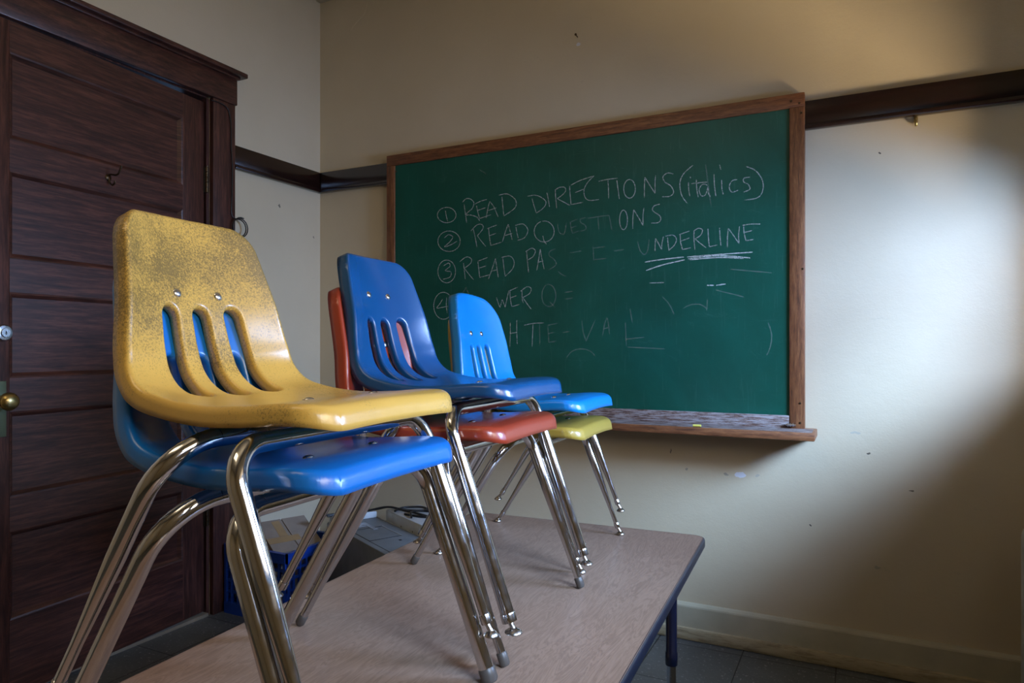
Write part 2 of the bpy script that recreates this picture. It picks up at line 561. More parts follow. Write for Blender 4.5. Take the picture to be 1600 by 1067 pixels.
# right wall with two tall windows over a low sill
WIN = [(-1.28, -0.23), (-2.75, -1.48)]
SZ0, SZ1 = 1.12, 1.95
BEAM_CUT = 1.58                        # lower edge of the added light-blocking sheet in the nearer window
bm = bmesh.new()
edges = [0.0, WIN[0][1], WIN[0][0], WIN[1][1], WIN[1][0], FY]
for k in (0, 2, 4):
    add_box(bm, (RX, edges[k + 1], 0), (RX + 0.16, edges[k], CH))
for (a, b_) in WIN:
    add_box(bm, (RX, a, 0), (RX + 0.16, b_, SZ0))
    add_box(bm, (RX, a, SZ1), (RX + 0.16, b_, CH))
struct(from_bm('wall_right', bm, M['wall_left']))
for i, (a, b_) in enumerate(WIN):
    bm = bmesh.new()
    t = 0.045
    add_box(bm, (RX + 0.09, a, SZ0), (RX + 0.13, a + t, SZ1))
    add_box(bm, (RX + 0.09, b_ - t, SZ0), (RX + 0.13, b_, SZ1))
    add_box(bm, (RX + 0.09, a, SZ0), (RX + 0.13, b_, SZ0 + t))
    add_box(bm, (RX + 0.09, a, SZ1 - t), (RX + 0.13, b_, SZ1))
    win = struct(from_bm('window_%d' % (i + 1), bm, M['trim_cream']))
    if i == 0:
        box('roller_blind', (RX + 0.060, a + 0.002, BEAM_CUT), (RX + 0.064, b_ - 0.002, SZ1 - 0.001), M['hall'], win)  # added unseen sheet that trims the top of the light beam

# baseboard and shoe moulding of the back wall
bm = bmesh.new()
add_box(bm, (0.0, -0.018, 0.045), (RX, 0.0, 0.122))
prof = [(-0.018, 0.122), (-0.016, 0.127), (-0.008, 0.133), (0.0, 0.136), (0.0, 0.122)]
for x0, x1 in ((0.0, RX),):
    a = [bm.verts.new((x0, y, z)) for y, z in prof]
    c = [bm.verts.new((x1, y, z)) for y, z in prof]
    for k in range(len(prof)):
        k2 = (k + 1) % len(prof)
        bm.faces.new((a[k], a[k2], c[k2], c[k]))
struct(from_bm('baseboard_back', bm, M['base']))
struct(box('trim_1', (0.0, -0.030, 0.0), (RX, -0.0, 0.047), M['shoe'], bevel=0.008))
struct(box('baseboard_left', (0.0, -0.540, 0.0), (0.018, -0.032, 0.130), M['base'], bevel=0.004))
# picture rails (dark wood with a bead along the lower edge)
bm = bmesh.new()
add_box(bm, (0.0, -0.016, 1.884), (RX, 0.0, 1.970))
add_box(bm, (0.0, -0.026, 1.867), (RX, 0.0, 1.886))
struct(from_bm('trim_2', bm, M['rail'], smooth=40, bevel=0.005))
bm = bmesh.new()
add_box(bm, (0.0, -0.543, 1.884), (0.016, -0.016, 1.970))
add_box(bm, (0.0, -0.543, 1.867), (0.026, -0.026, 1.886))
struct(from_bm('trim_3', bm, M['rail'], smooth=40, bevel=0.005))
# plaster cornice strip high on the back wall
struct(box('trim_4', (-0.0, -0.035, 2.815), (RX, 0.0, 2.90), M['trim_cream'], bevel=0.006))

# ------------------------------------------------------------------ door and casing
bm = bmesh.new()
add_box(bm, (0.0, -0.658, 0.0), (0.024, -0.544, 2.134))
add_box(bm, (0.0, DOOR_Y0 - 0.13, 0.0), (0.024, DOOR_Y0 - 0.015, 2.134))
struct(from_bm('trim_5', bm, M['door_v'], smooth=40, bevel=0.004))
bm = bmesh.new()
add_box(bm, (0.0, DOOR_Y0 - 0.14, 2.134), (0.030, -0.538, 2.246))
add_box(bm, (0.0, DOOR_Y0 - 0.15, 2.243), (0.040, -0.530, 2.256))
add_box(bm, (0.0, DOOR_Y0 - 0.17, 2.254), (0.060, -0.508, 2.274))
struct(from_bm('trim_6', bm, M['door_h'], smooth=40, bevel=0.004))
bm = bmesh.new()                    # jamb lining
add_box(bm, (-0.15, DOOR_Y1, 0.0), (0.0, DOOR_Y1 + 0.014, DOOR_H))
add_box(bm, (-0.15, DOOR_Y0 - 0.014, 0.0), (0.0, DOOR_Y0, DOOR_H))
add_box(bm, (-0.15, DOOR_Y0, DOOR_H - 0.001), (0.0, DOOR_Y1, DOOR_H + 0.013))
struct(from_bm('trim_7', bm, M['door_v']))
struct(box('trim_8', (-0.15, DOOR_Y0, 0.0), (0.012, DOOR_Y1, 0.012), M['sill']))

# the door leaf stands a little ajar; local +X runs from the hinge edge towards the lock edge, +Y faces the room
DA = math.radians(21.75)
ddir = -(RIGHT * math.sin(DA) + FWD * math.cos(DA))
hinge = at_left(318, 400, 0.0)
door = empty('door_1', (hinge.x + 0.002, hinge.y, 0.0), math.atan2(ddir.y, ddir.x))
struct(door)
DW, DT = 0.867, 0.036
PAN = [(1.745, 2.012), (1.377, 1.648), (1.008, 1.273), (0.640, 0.904), (0.262, 0.535)]
ST = 0.106
Z0, Z1 = 0.022, 2.108
# local y: +Y is 90 deg ccw of ddir
side = 1.0 if (Matrix.Rotation(math.atan2(ddir.y, ddir.x), 3, 'Z') @ Vector((0, 1, 0))).x > 0 else -1.0
def dy(a, b_):
    return (min(a * side, b_ * side), max(a * side, b_ * side))
def dbox(bm, x0, x1, y0, y1, z0, z1):
    a, b_ = dy(y0, y1)
    add_box(bm, (x0, a, z0), (x1, b_, z1))
bm = bmesh.new()
dbox(bm, 0.0, ST, -DT, 0, Z0, Z1)
dbox(bm, DW - ST, DW, -DT, 0, Z0, Z1)
from_bm('stile', bm, M['door_v'], door, 40, 0.0015)
zs = [Z1] + [z for p in PAN for z in (p[1], p[0])] + [Z0]
for k in range(0, len(zs), 2):
    bm = bmesh.new()
    dbox(bm, ST, DW - ST, -DT, 0, zs[k + 1], zs[k])
    from_bm('rail', bm, M['door_h'], door)
for (a, b_) in PAN:
    bm = bmesh.new()
    dbox(bm, ST, DW - ST, -DT + 0.004, -0.013, a, b_)
    # sticking: sloped moulding on all four sides
    w = 0.016
    for (x0, x1, z0, z1, ax) in ((ST, ST + w, a, b_, 'x'), (DW - ST - w, DW - ST, a, b_, 'X'), (ST, DW - ST, a, a + w, 'z'), (ST, DW - ST, b_ - w, b_, 'Z')):
        ys = side
        if ax == 'x':
            q = [(ST, 0), (ST + w * 0.35, -0.002), (ST + w, -0.013), (ST, -0.013)]
        elif ax == 'X':
            q = [(DW - ST, 0), (DW - ST - w * 0.35, -0.002), (DW - ST - w, -0.013), (DW - ST, -0.013)]
        elif ax == 'z':
            q = [(a, 0), (a + w * 0.35, -0.002), (a + w, -0.013), (a, -0.013)]
        else:
            q = [(b_, 0), (b_ - w * 0.35, -0.002), (b_ - w, -0.013), (b_, -0.013)]
        if ax in 'xX':
            v0 = [bm.verts.new((x, y * ys, a)) for x, y in q]; v1 = [bm.verts.new((x, y * ys, b_)) for x, y in q]
        else:
            v0 = [bm.verts.new((ST, y * ys, z)) for z, y in q]; v1 = [bm.verts.new((DW - ST, y * ys, z)) for z, y in q]
        for k in range(4):
            bm.faces.new((v0[k], v0[(k + 1) % 4], v1[(k + 1) % 4], v1[k]))
    from_bm('panel', bm, M['door_h'], door)
RY = Matrix.Rotation(-math.pi / 2 * side, 4, 'X')      # lathe axis z -> local +y*side
def on_door(x, z, y=0.0):
    return Matrix.Translation((x, y * side, z)) @ RY
bm = bmesh.new(); add_lathe(bm, [(0.0, 0.0), (0.026, 0.0), (0.026, 0.006), (0.022, 0.012), (0.014, 0.013), (0.013, 0.018), (0.0, 0.018)], on_door(0.782, 1.147))
lock = part_label(from_bm('lock_cylinder', bm, M['nickel'], door, 40), 'round nickel lock cylinder')
box('keyhole', (0.7805, min(0.0175 * side, 0.0188 * side), 1.141), (0.7835, max(0.0175 * side, 0.0188 * side), 1.152), M['machine_gap'], lock)
bm = bmesh.new(); a, b_ = dy(0, 0.003); add_box(bm, (0.772, a, 0.83), (0.822, b_, 1.00))
part_label(from_bm('escutcheon', bm, M['verdigris'], door, 40, 0.001), 'tarnished brass lock plate')
bm = bmesh.new(); add_lathe(bm, [(0.0, 0.0), (0.018, 0.0), (0.017, 0.006), (0.010, 0.010), (0.010, 0.026), (0.018, 0.031), (0.026, 0.040), (0.028, 0.050), (0.024, 0.060), (0.014, 0.066), (0.0, 0.068)], on_door(0.795, 0.940, 0.003))
part_label(from_bm('door_knob', bm, M['brass'], door, 60), 'old brass door knob')
bm = bmesh.new()                    # hinge leaf and knuckles
for z in (1.79, 0.42):
    bmh = bmesh.new()
    for k in range(5):
        add_lathe(bmh, [(0.0, 0.0), (0.0075, 0.0), (0.0075, 0.019), (0.0, 0.019)], Matrix.Translation((-0.011, 0.005 * side, z - 0.05 + k * 0.021)), 12)
    add_lathe(bmh, [(0.0, 0.0), (0.005, 0.0), (0.006, 0.004), (0.0, 0.008)], Matrix.Translation((-0.011, 0.005 * side, z + 0.054)), 12)
    a, b_ = dy(-0.001, 0.0015)
    add_box(bmh, (-0.010, a, z - 0.05), (0.004, b_, z + 0.054))
    from_bm('hinge', bmh, M['iron'], door, 40)
bm.free()
# coat hook on the rail below the top panel
hx, hz = 0.43, 1.700
bm = bmesh.new()
add_lathe(bm, [(0.0, 0.0), (0.012, 0.0), (0.011, 0.003), (0.0, 0.006)], on_door(hx, hz))
P = lambda x, y, z: (hx + x, y * side, hz + z)
add_tube(bm, smooth_path([P(0, 0.002, 0.004), P(0, 0.014, 0.010), P(0, 0.034, 0.006), P(0, 0.050, 0.008), P(0, 0.060, 0.022), P(0, 0.066, 0.036)], 6), 0.0033, 10)
add_tube(bm, smooth_path([P(0, 0.004, 0.0), P(0, 0.007, -0.012), P(0, 0.012, -0.022), P(0, 0.022, -0.028), P(0, 0.032, -0.022), P(0, 0.035, -0.014)], 6), 0.0033, 10)
part_label(from_bm('coat_hook', bm, M['iron'], door, 60), 'dark metal double coat hook')

# ------------------------------------------------------------------ chalkboard
BX0, BX1, BZ0, BZ1 = 0.437, 2.231, 0.817, 1.994
FWD_ = 0.050
board = empty('chalkboard', (0, 0, 0))
tag(board, 'green chalkboard in an oak frame with handwritten reading directions, on the back wall', 'chalkboard')
box('writing_surface', (BX0 + 0.03, -0.032, BZ0 + 0.03), (BX1 - 0.03, -0.0265, BZ1 - 0.03), M['board'], board)
FT = 0.040
box('frame_rail', (BX0, -FT, BZ1 - FWD_), (BX1, -0.001, BZ1), M['oak_h'], board, 0.003)
part_label(box('frame_rail', (BX0 + FWD_, -FT, BZ0), (BX1 - FWD_, -0.001, BZ0 + 0.046), M['oak_dust'], board, 0.003), 'bottom rail whitened by chalk dust')
box('frame_stile', (BX0, -FT, BZ0), (BX0 + FWD_ - 0.005, -0.001, BZ1 - FWD_), M['oak_v'], board, 0.003)
box('frame_stile', (BX1 - FWD_, -FT, BZ0), (BX1, -0.001, BZ1 - FWD_), M['oak_v'], board, 0.003)
part_label(box('chalk_tray', (0.39, -0.162, 0.791), (2.270, -0.001, BZ0 + 0.001), M['oak_h'], board, 0.004), 'oak chalk tray below the board')
box('tray_dust', (0.40, -0.150, BZ0 + 0.0008), (2.260, -FT - 0.001, BZ0 + 0.0018), M['oak_dust'], board)
for px, py in ((1236, 158), (1249, 161), (1252, 176), (1250, 661), (619, 268), (1254, 420), (1250, 630)):
    p = at_back(px, py, -FT)
    bm = bmesh.new()
    add_lathe(bm, [(0.0, 0.0), (0.004, 0.0), (0.003, 0.0015), (0.0, 0.002)], Matrix.Translation(p) @ Matrix.Rotation(math.pi / 2, 4, 'X'), 10)
    from_bm('nail_head', bm, M['iron'], board)
p = at_back(1233, 665, -FT)         # eye bolt near the lower right corner
bm = bmesh.new()
for k in range(3):
    add_lathe(bm, [(0.0, 0.0), (0.007, 0.0), (0.007, 0.003), (0.0, 0.003)], Matrix.Translation(p + Vector((0.012 - k * 0.008, -0.010, 0.004))) @ Matrix.Rotation(math.pi / 2, 4, 'Y'), 14)
add_tube(bm, [p + Vector((0.022, -0.010, 0.004)), p + Vector((-0.010, -0.010, 0.004))], 0.004, 10)
part_label(from_bm('clamp_bolt', bm, M['nickel'], board, 40), 'small steel bolt at the lower right corner')

# chalk handwriting: strokes drawn on the board plane
def Kc(x, y):
    return at_back(640 + x / 2.7586, 250 + y / 2.7586, -0.0326)
def arc(cx, cy, rx, ry, a0=0, a1=380, n=26, tilt=0.0):
    out = []
    for k in range(n + 1):
        t = math.radians(a0 + (a1 - a0) * k / n)
        x, y = rx * math.cos(t), ry * math.sin(t)
        out.append((cx + x, cy + y + tilt * x))
    return out
S1 = [  # clear strokes
    arc(160, 237, 40, 33, -60, 310), [(154, 218), (158, 240), (164, 264)],
    [(235, 190), (240, 228), (246, 270)], [(228, 182), (243, 167), (262, 168), (277, 184), (270, 208), (252, 224), (240, 238)], [(240, 238), (262, 237), (290, 246), (302, 262)],
    [(288, 196), (294, 224), (302, 252)], [(282, 190), (305, 178), (332, 170)], [(292, 218), (328, 205)], [(302, 252), (350, 236)],
    [(345, 180), (338, 205), (330, 250)], [(345, 178), (362, 200), (382, 246)], [(338, 218), (374, 206)],
    [(398, 158), (402, 200), (406, 240)], [(384, 152), (420, 146), (452, 166), (460, 190), (448, 212), (406, 241)],
    [(528, 166), (536, 196), (546, 228)], [(508, 156), (545, 152), (578, 168), (588, 186), (575, 208), (546, 229)],
    [(592, 140), (598, 170), (603, 202)],
    [(628, 130), (630, 168), (634, 208)], [(626, 130), (646, 118), (668, 118), (672, 134), (654, 154), (636, 166)], [(636, 166), (662, 180), (692, 196)],
    [(690, 112), (692, 150), (696, 192)], [(696, 108), (735, 88), (790, 70)], [(714, 140), (750, 126)], [(696, 192), (746, 182)],
    [(795, 68), (768, 96), (752, 128), (756, 160), (776, 174), (816, 170)],
    [(815, 92), (850, 84), (896, 78)], [(855, 86), (857, 124), (858, 166)],
    [(893, 86), (898, 124), (904, 168)],
    arc(948, 124, 25, 40, -120, 250),
    [(1012, 162), (1012, 116), (1014, 74)], [(1014, 74), (1036, 110), (1058, 144)], [(1058, 144), (1058, 104), (1060, 66)],
    [(1136, 60), (1112, 56), (1092, 72), (1100, 94), (1126, 112), (1138, 138), (1122, 156), (1088, 158)],
    [(1222, 22), (1182, 58), (1165, 98), (1172, 150), (1196, 186)],
    [(1202, 96), (1203, 126), (1208, 156)], [(1209, 72), (1212, 79)],
    [(1236, 84), (1238, 126), (1244, 160)], [(1214, 102), (1248, 98), (1282, 95)],
    [(1286, 110), (1264, 104), (1248, 128), (1258, 154), (1276, 148), (1286, 116), (1287, 140), (1296, 158)],
    [(1312, 60), (1314, 108), (1320, 156)],
    [(1345, 86), (1346, 120), (1352, 148)], [(1336, 20), (1342, 42)],
    [(1412, 84), (1390, 90), (1378, 114), (1388, 138), (1416, 130)],
    [(1466, 74), (1442, 78), (1440, 94), (1460, 106), (1466, 126), (1440, 138)],
    [(1452, 28), (1494, 48), (1522, 92), (1520, 138), (1496, 164), (1444, 172)],
    arc(170, 350, 48, 44, -70, 300), [(150, 336), (168, 322), (186, 332), (172, 354), (150, 374), (176, 366), (204, 350)],
    [(274, 296), (282, 330), (290, 374)], [(264, 306), (290, 280), (312, 278), (316, 296), (292, 326)], [(292, 326), (308, 348), (328, 372)],
    [(340, 292), (344, 330), (350, 368)], [(334, 296), (376, 280)], [(345, 326), (372, 316)], [(350, 368), (396, 354)],
    [(400, 352), (412, 312), (425, 276)], [(425, 276), (434, 310), (442, 344)], [(408, 326), (442, 316)],
    [(458, 288), (462, 310), (468, 336)], [(454, 282), (490, 276), (510, 302), (496, 334), (466, 346)],
    arc(580, 308, 43, 45, -100, 250), [(574, 326), (580, 350), (590, 362)],
    arc(922, 258, 17, 42, -120, 250),
    [(962, 296), (962, 256), (966, 214)], [(966, 214), (988, 250), (1006, 282)], [(1006, 282), (1006, 240), (1010, 206)],
    [(1080, 190), (1054, 198), (1048, 218), (1078, 240), (1082, 258), (1070, 270), (1042, 272)],
    arc(160, 480, 38, 49, -80, 285), [(146, 456), (168, 444), (174, 458), (154, 476), (178, 482), (174, 504), (144, 514)],
    [(232, 444), (236, 478), (240, 514)], [(216, 438), (244, 418), (266, 426), (262, 446), (236, 466)], [(236, 466), (254, 490), (276, 516)],
    [(294, 438), (298, 470), (302, 506)], [(294, 436), (336, 420)], [(298, 466), (330, 456)], [(302, 506), (346, 494)],
    [(340, 512), (356, 468), (370, 424)], [(370, 424), (376, 464), (382, 506)], [(350, 480), (380, 472)],
    [(402, 422), (406, 460), (412, 500)], [(396, 420), (432, 414), (450, 436), (444, 468), (412, 501)],
    [(504, 392), (508, 436), (513, 484)], [(498, 396), (526, 380), (542, 392), (532, 416), (510, 430)],
    [(548, 476), (556, 430), (563, 384)], [(563, 384), (570, 424), (580, 470)], [(551, 442), (576, 434)],
    arc(146, 628, 42, 58, -70, 290), [(142, 600), (130, 620), (118, 638), (146, 634), (170, 630)], [(160, 592), (158, 626), (162, 660)],
    [(374, 592), (382, 616), (390, 636)], [(390, 636), (399, 600)], [(399, 600), (406, 618), (412, 634)], [(412, 634), (420, 596), (428, 562)],
    [(432, 560), (434, 596), (440, 632)], [(430, 564), (466, 548)], [(435, 594), (462, 584)], [(440, 632), (474, 622)],
    [(484, 562), (486, 600), (490, 616)], [(478, 566), (506, 546), (524, 554), (516, 576), (488, 592)], [(488, 592), (504, 616), (524, 642)],
    [(434, 700), (434, 750), (432, 806)], [(462, 690), (462, 740), (464, 794)], [(433, 748), (463, 742)],
    [(494, 712), (534, 704), (578, 702)], [(532, 706), (530, 756), (528, 804)],
    [(1058, 392), (1058, 366), (1060, 338)], [(1060, 338), (1074, 362), (1086, 386)], [(1086, 386), (1088, 358), (1094, 330)],
    [(1112, 334), (1114, 360), (1118, 388)], [(1102, 328), (1136, 324), (1150, 342), (1140, 368), (1116, 390)],
    [(1166, 320), (1168, 352), (1176, 386)], [(1160, 322), (1206, 306)], [(1168, 350), (1206, 336)], [(1176, 386), (1212, 378)],
    [(1226, 306), (1226, 346), (1230, 386)], [(1224, 306), (1246, 294), (1262, 302), (1254, 324), (1230, 340)], [(1230, 340), (1252, 358), (1278, 378)],
    [(1286, 296), (1288, 334), (1292, 374)], [(1292, 374), (1326, 366)],
    [(1336, 292), (1338, 330), (1342, 368)],
    [(1370, 376), (1370, 334), (1374, 294)], [(1374, 294), (1398, 328), (1420, 360)], [(1420, 360), (1418, 322), (1422, 286)],
    [(1440, 286), (1442, 316), (1450, 348)], [(1434, 282), (1472, 276), (1512, 276)], [(1444, 312), (1476, 304)], [(1450, 348), (1482, 342)],
    [(1034, 530), (1096, 528)],
]
S2 = [  # half wiped strokes
    [(638, 276), (642, 304), (652, 318), (668, 314), (676, 270)],
    [(692, 266), (696, 292), (702, 316)], [(690, 268), (722, 256)], [(696, 292), (718, 284)], [(702, 316), (728, 306)],
    [(758, 248), (738, 254), (738, 270), (758, 282), (758, 300), (734, 308)],
    [(768, 252), (812, 244), (862, 238)], [(812, 246), (816, 302)], [(860, 238), (872, 302)],
    [(628, 384), (606, 392), (602, 412), (624, 430), (630, 452), (600, 474)],
    [(640, 480), (660, 496), (674, 500)], [(690, 400), (740, 392)], [(790, 430), (846, 424)], [(792, 380), (842, 372)], [(790, 372), (794, 430)],
    [(880, 392), (924, 386)],
    [(984, 352), (992, 386), (1008, 406), (1024, 396), (1032, 344)],
    arc(600, 584, 30, 48, -100, 250), [(604, 612), (626, 634)], [(670, 570), (702, 566)], [(672, 600), (702, 594)],
    [(560, 706), (562, 794)], [(596, 716), (600, 786)], [(594, 712), (636, 704)], [(597, 748), (624, 742)], [(600, 786), (634, 780)],
    [(660, 744), (690, 738)], [(742, 690), (748, 740), (760, 780)], [(760, 780), (800, 690)], [(830, 760), (850, 680), (862, 752)], [(836, 728), (858, 722)],
    [(930, 700), (934, 800)], [(930, 772), (1010, 764)], [(950, 640), (960, 700)],
    arc(740, 860, 62, 46, 190, 345), [(940, 806), (1100, 814)],
    [(1090, 590), (1118, 620), (1140, 664)], [(1180, 640), (1210, 624), (1250, 622), (1282, 640)], [(1284, 600), (1280, 650)],
    [(1276, 20), (1300, 200)], [(214, 600), (244, 548)], [(244, 548), (262, 600)],
    [(1380, 470), (1560, 486)], [(1320, 560), (1440, 590)], [(300, 40), (330, 60)],
    [(1545, 700), (1560, 750), (1556, 800), (1540, 840)],
]
S3 = [  # the thick double underline and dashes
    [(1014, 440), (1090, 428), (1182, 418)], [(1020, 476), (1090, 452), (1186, 430)],
    [(1196, 418), (1320, 408), (1478, 397)], [(1200, 426), (1330, 412), (1468, 422)], [(1206, 430), (1330, 420), (1440, 424)],
    [(1282, 540), (1312, 540)], [(1322, 540), (1362, 534)],
]
def strokes(name, sets, material, w, parent, label=None):
    bm = bmesh.new()
    for pts in sets:
        P3 = smooth_path([Kc(x, y) for x, y in pts], 6) if len(pts) > 2 else [Kc(*pts[0]).lerp(Kc(*pts[1]), k / 6) for k in range(7)]
        L = []
        n = len(P3)
        for i, p in enumerate(P3):
            t = (P3[min(n - 1, i + 1)] - P3[max(0, i - 1)]).normalized()
            s = Vector((-t.z, 0, t.x)) * w * 0.5 * (1 + 0.25 * math.sin(i * 1.7 + p.x * 40)) * (0.6 if i in (0, n - 1) else 1)
            L.append((bm.verts.new(p + s), bm.verts.new(p - s)))
        for (a, b_), (c, d) in zip(L, L[1:]):
            bm.faces.new((a, b_, d, c))
    o = from_bm(name, bm, material, parent)
    if label:
        o['label'] = label
    return o
strokes('chalk_writing', S1, M['chalk'], 0.0031, board, 'clear white chalk lettering')
strokes('chalk_writing', S2, M['chalk_faint'], 0.0042, board, 'half wiped chalk lettering')
strokes('chalk_writing', S3, M['chalk_bold'], 0.0040, board, 'thick chalk underline below the word UNDERLINE')

p = at_h(1089, 667, BZ0 + 0.0018)
bm = bmesh.new()
add_tube(bm, [Vector((-0.014, 0, 0.0045)), Vector((0.014, 0.002, 0.0045))], 0.0045, 12)
o = from_bm('chalk_stick', bm, M['chalk_stick'], None, 50)
o.location = (p.x, p.y, BZ0 + 0.0018)
tag(o, 'short stub of yellow chalk lying on the chalk tray', 'chalk')

# ------------------------------------------------------------------ small things on the walls
p = at_back(1431, 188)
hook = empty('wall_hook', p)
tag(hook, 'small brass cup hook just below the dark rail, right of the chalkboard', 'hook')
bm = bmesh.new()
add_box(bm, (-0.006, -0.003, -0.008), (0.006, -0.0005, 0.016))
from_bm('back_plate', bm, M['brass'], hook, 40, 0.001)
bm = bmesh.new()
add_tube(bm, smooth_path([(0, -0.002, 0.004), (0, -0.006, -0.006), (0, -0.010, -0.016), (0, -0.017, -0.020), (0, -0.022, -0.012), (0, -0.022, -0.006)], 5), 0.0045, 10)
from_bm('prong', bm, M['brass'], hook, 60)

p = at_back(902.5, 58)
bm = bmesh.new()
add_tube(bm, [Vector((0, -0.0005, 0)), Vector((0, -0.022, 0.002))], 0.0018, 8)
add_lathe(bm, [(0.0, 0.0), (0.005, 0.0), (0.005, 0.002), (0.0, 0.003)], Matrix.Translation((0, -0.021, 0.002)) @ Matrix.Rotation(math.pi / 2, 4, 'X'), 10)
o = from_bm('nail', bm, M['iron'], None, 40)
o.location = p
tag(o, 'dark nail sticking out of the wall high above the chalkboard', 'nail')

# thin black wire along the door casing, ending in a coil
def casing_pt(px, py, x=0.0275):
    q = at_left(px, py, x)
    return (x, q.y, q.z)
w = [casing_pt(330, 156.5), casing_pt(338, 158.5), casing_pt(348, 163), casing_pt(355, 169), casing_pt(359, 180), casing_pt(361, 200), casing_pt(361.5, 230), casing_pt(363, 260), casing_pt(362.5, 300), casing_pt(362, 335)]
c0 = at_left(368, 352, 0.012)
coil = []
for k in range(40):
    t = math.pi * 0.6 - k / 39 * math.pi * 4.2
    rr = 0.036 + 0.006 * (k / 39)
    coil.append((0.0315 + 0.0004 * k, c0.y + rr * math.cos(t) , c0.z - 0.012 + rr * math.sin(t)))
bm = bmesh.new()
add_tube(bm, smooth_path(w + [coil[0]], 6)[:-1] + [Vector(q) for q in coil], 0.0026, 8)
o = from_bm('wire', bm, M['black'], None, 60)
tag(o, 'thin black wire running down the door casing to a small coil', 'wire')

# ------------------------------------------------------------------ table
TH = 0.55
V0, V1 = -1.049, -0.288
U0, U1 = 0.27, 2.085
def rrect(x0, x1, y0, y1, r, n=8):
    pts = []
    for cx, cy, a0 in ((x1 - r, y1 - r, 0), (x0 + r, y1 - r, 90), (x0 + r, y0 + r, 180), (x1 - r, y0 + r, 270)):
        for k in range(n + 1):
            t = math.radians(a0 + 90 * k / n)
            pts.append((cx + r * math.cos(t), cy + r * math.sin(t)))
    return pts
tc_ = T((U0 + U1) / 2, (V0 + V1) / 2)
TROT = YAW - TAB                    # local X across (v), local Y away (u)
table = empty('classroom_table', (tc_.x, tc_.y, 0), TROT)
tag(table, 'low classroom table with maple laminate top and navy edge carrying the stacked chairs', 'table')
hw, hl = (V1 - V0) / 2, (U1 - U0) / 2
def slab(name, outline, z0, z1, material, parent, inner=None):
    bm = bmesh.new()
    a = [bm.verts.new((x, y, z0)) for x, y in outline]
    c = [bm.verts.new((x, y, z1)) for x, y in outline]
    n = len(outline)
    for k in range(n):
        bm.faces.new((a[k], a[(k + 1) % n], c[(k + 1) % n], c[k]))
    bm.faces.new(a); bm.faces.new(c)
    return from_bm(name, bm, material, parent)
top = slab('tabletop', rrect(-hw + 0.003, hw - 0.003, -hl + 0.003, hl - 0.003, 0.032), TH - 0.028, TH, M['laminate'], table)
bm = bmesh.new()
prof = [(-0.002, TH - 0.0285), (0.0025, TH - 0.027), (0.0045, TH - 0.022), (0.0045, TH - 0.006), (0.0025, TH - 0.001), (-0.002, TH + 0.0003)]
o_ = rrect(-hw + 0.003, hw - 0.003, -hl + 0.003, hl - 0.003, 0.032)
nrm = []
n = len(o_)
rings = []
for k in range(n):
    pa, pb = Vector(o_[k - 1]), Vector(o_[(k + 1) % n])
    t = (pb - pa).normalized(); nn = Vector((t.y, -t.x))
    rings.append([bm.verts.new((o_[k][0] + nn.x * d, o_[k][1] + nn.y * d, z)) for d, z in prof])
for k in range(n):
    A, B = rings[k], rings[(k + 1) % n]
    for j in range(len(prof) - 1):
        bm.faces.new((A[j], A[j + 1], B[j + 1], B[j]))
from_bm('edge_band', bm, M['navy'], table, 60)
for sx in (-1, 1):
    for sy in (-1, 1):
        x, y = sx * (hw - 0.072), sy * (hl - 0.155)
        bm = bmesh.new()
        add_lathe(bm, [(0.0, 0.225), (0.0165, 0.225), (0.0170, 0.228), (0.0170, 0.26), (0.0155, 0.262), (0.0155, TH - 0.03), (0.045, TH - 0.0295), (0.045, TH - 0.0285), (0.0, TH - 0.0285)], Matrix.Translation((x, y, 0)))
        leg = from_bm('leg', bm, M['navy_metal'], table, 40)
        bm = bmesh.new()
        add_lathe(bm, [(0.0, 0.018), (0.0125, 0.018), (0.0125, 0.30), (0.0, 0.30)], Matrix.Translation((x, y, 0)))
        for k in range(6):
            add_lathe(bm, [(0.0, 0.0), (0.0035, 0.0), (0.0035, 0.001), (0.0, 0.0012)], Matrix.Translation((x + 0.000, y - 0.0123, 0.06 + k * 0.027)) @ Matrix.Rotation(math.pi / 2, 4, 'X'), 8)
        part_label(from_bm('leg_insert', bm, M['chrome'], leg, 40), 'chrome height insert')
        bm = bmesh.new()
        add_lathe(bm, [(0.0, 0.0), (0.018, 0.0), (0.020, 0.004), (0.014, 0.011), (0.006, 0.013), (0.006, 0.02), (0.0, 0.02)], Matrix.Translation((x, y, 0)))
        from_bm('glide', bm, M['chrome_foot'], leg, 40)

# ------------------------------------------------------------------ moulded chairs
def catmull(pts, n=24):
    pts = np.array(pts, float)
    P_ = np.vstack([2 * pts[0] - pts[1], pts, 2 * pts[-1] - pts[-2]])
    out = []
    for i in range(1, len(P_) - 2):
        for k in range(n):
            t = k / n
            p0, p1, p2, p3 = P_[i - 1], P_[i], P_[i + 1], P_[i + 2]
            out.append(0.5 * (2 * p1 + (p2 - p0) * t + (2 * p0 - 5 * p1 + 4 * p2 - p3) * t * t + (3 * p1 - p0 - 3 * p2 + p3) * t ** 3))
    out.append(P_[-2])
    return np.array(out)

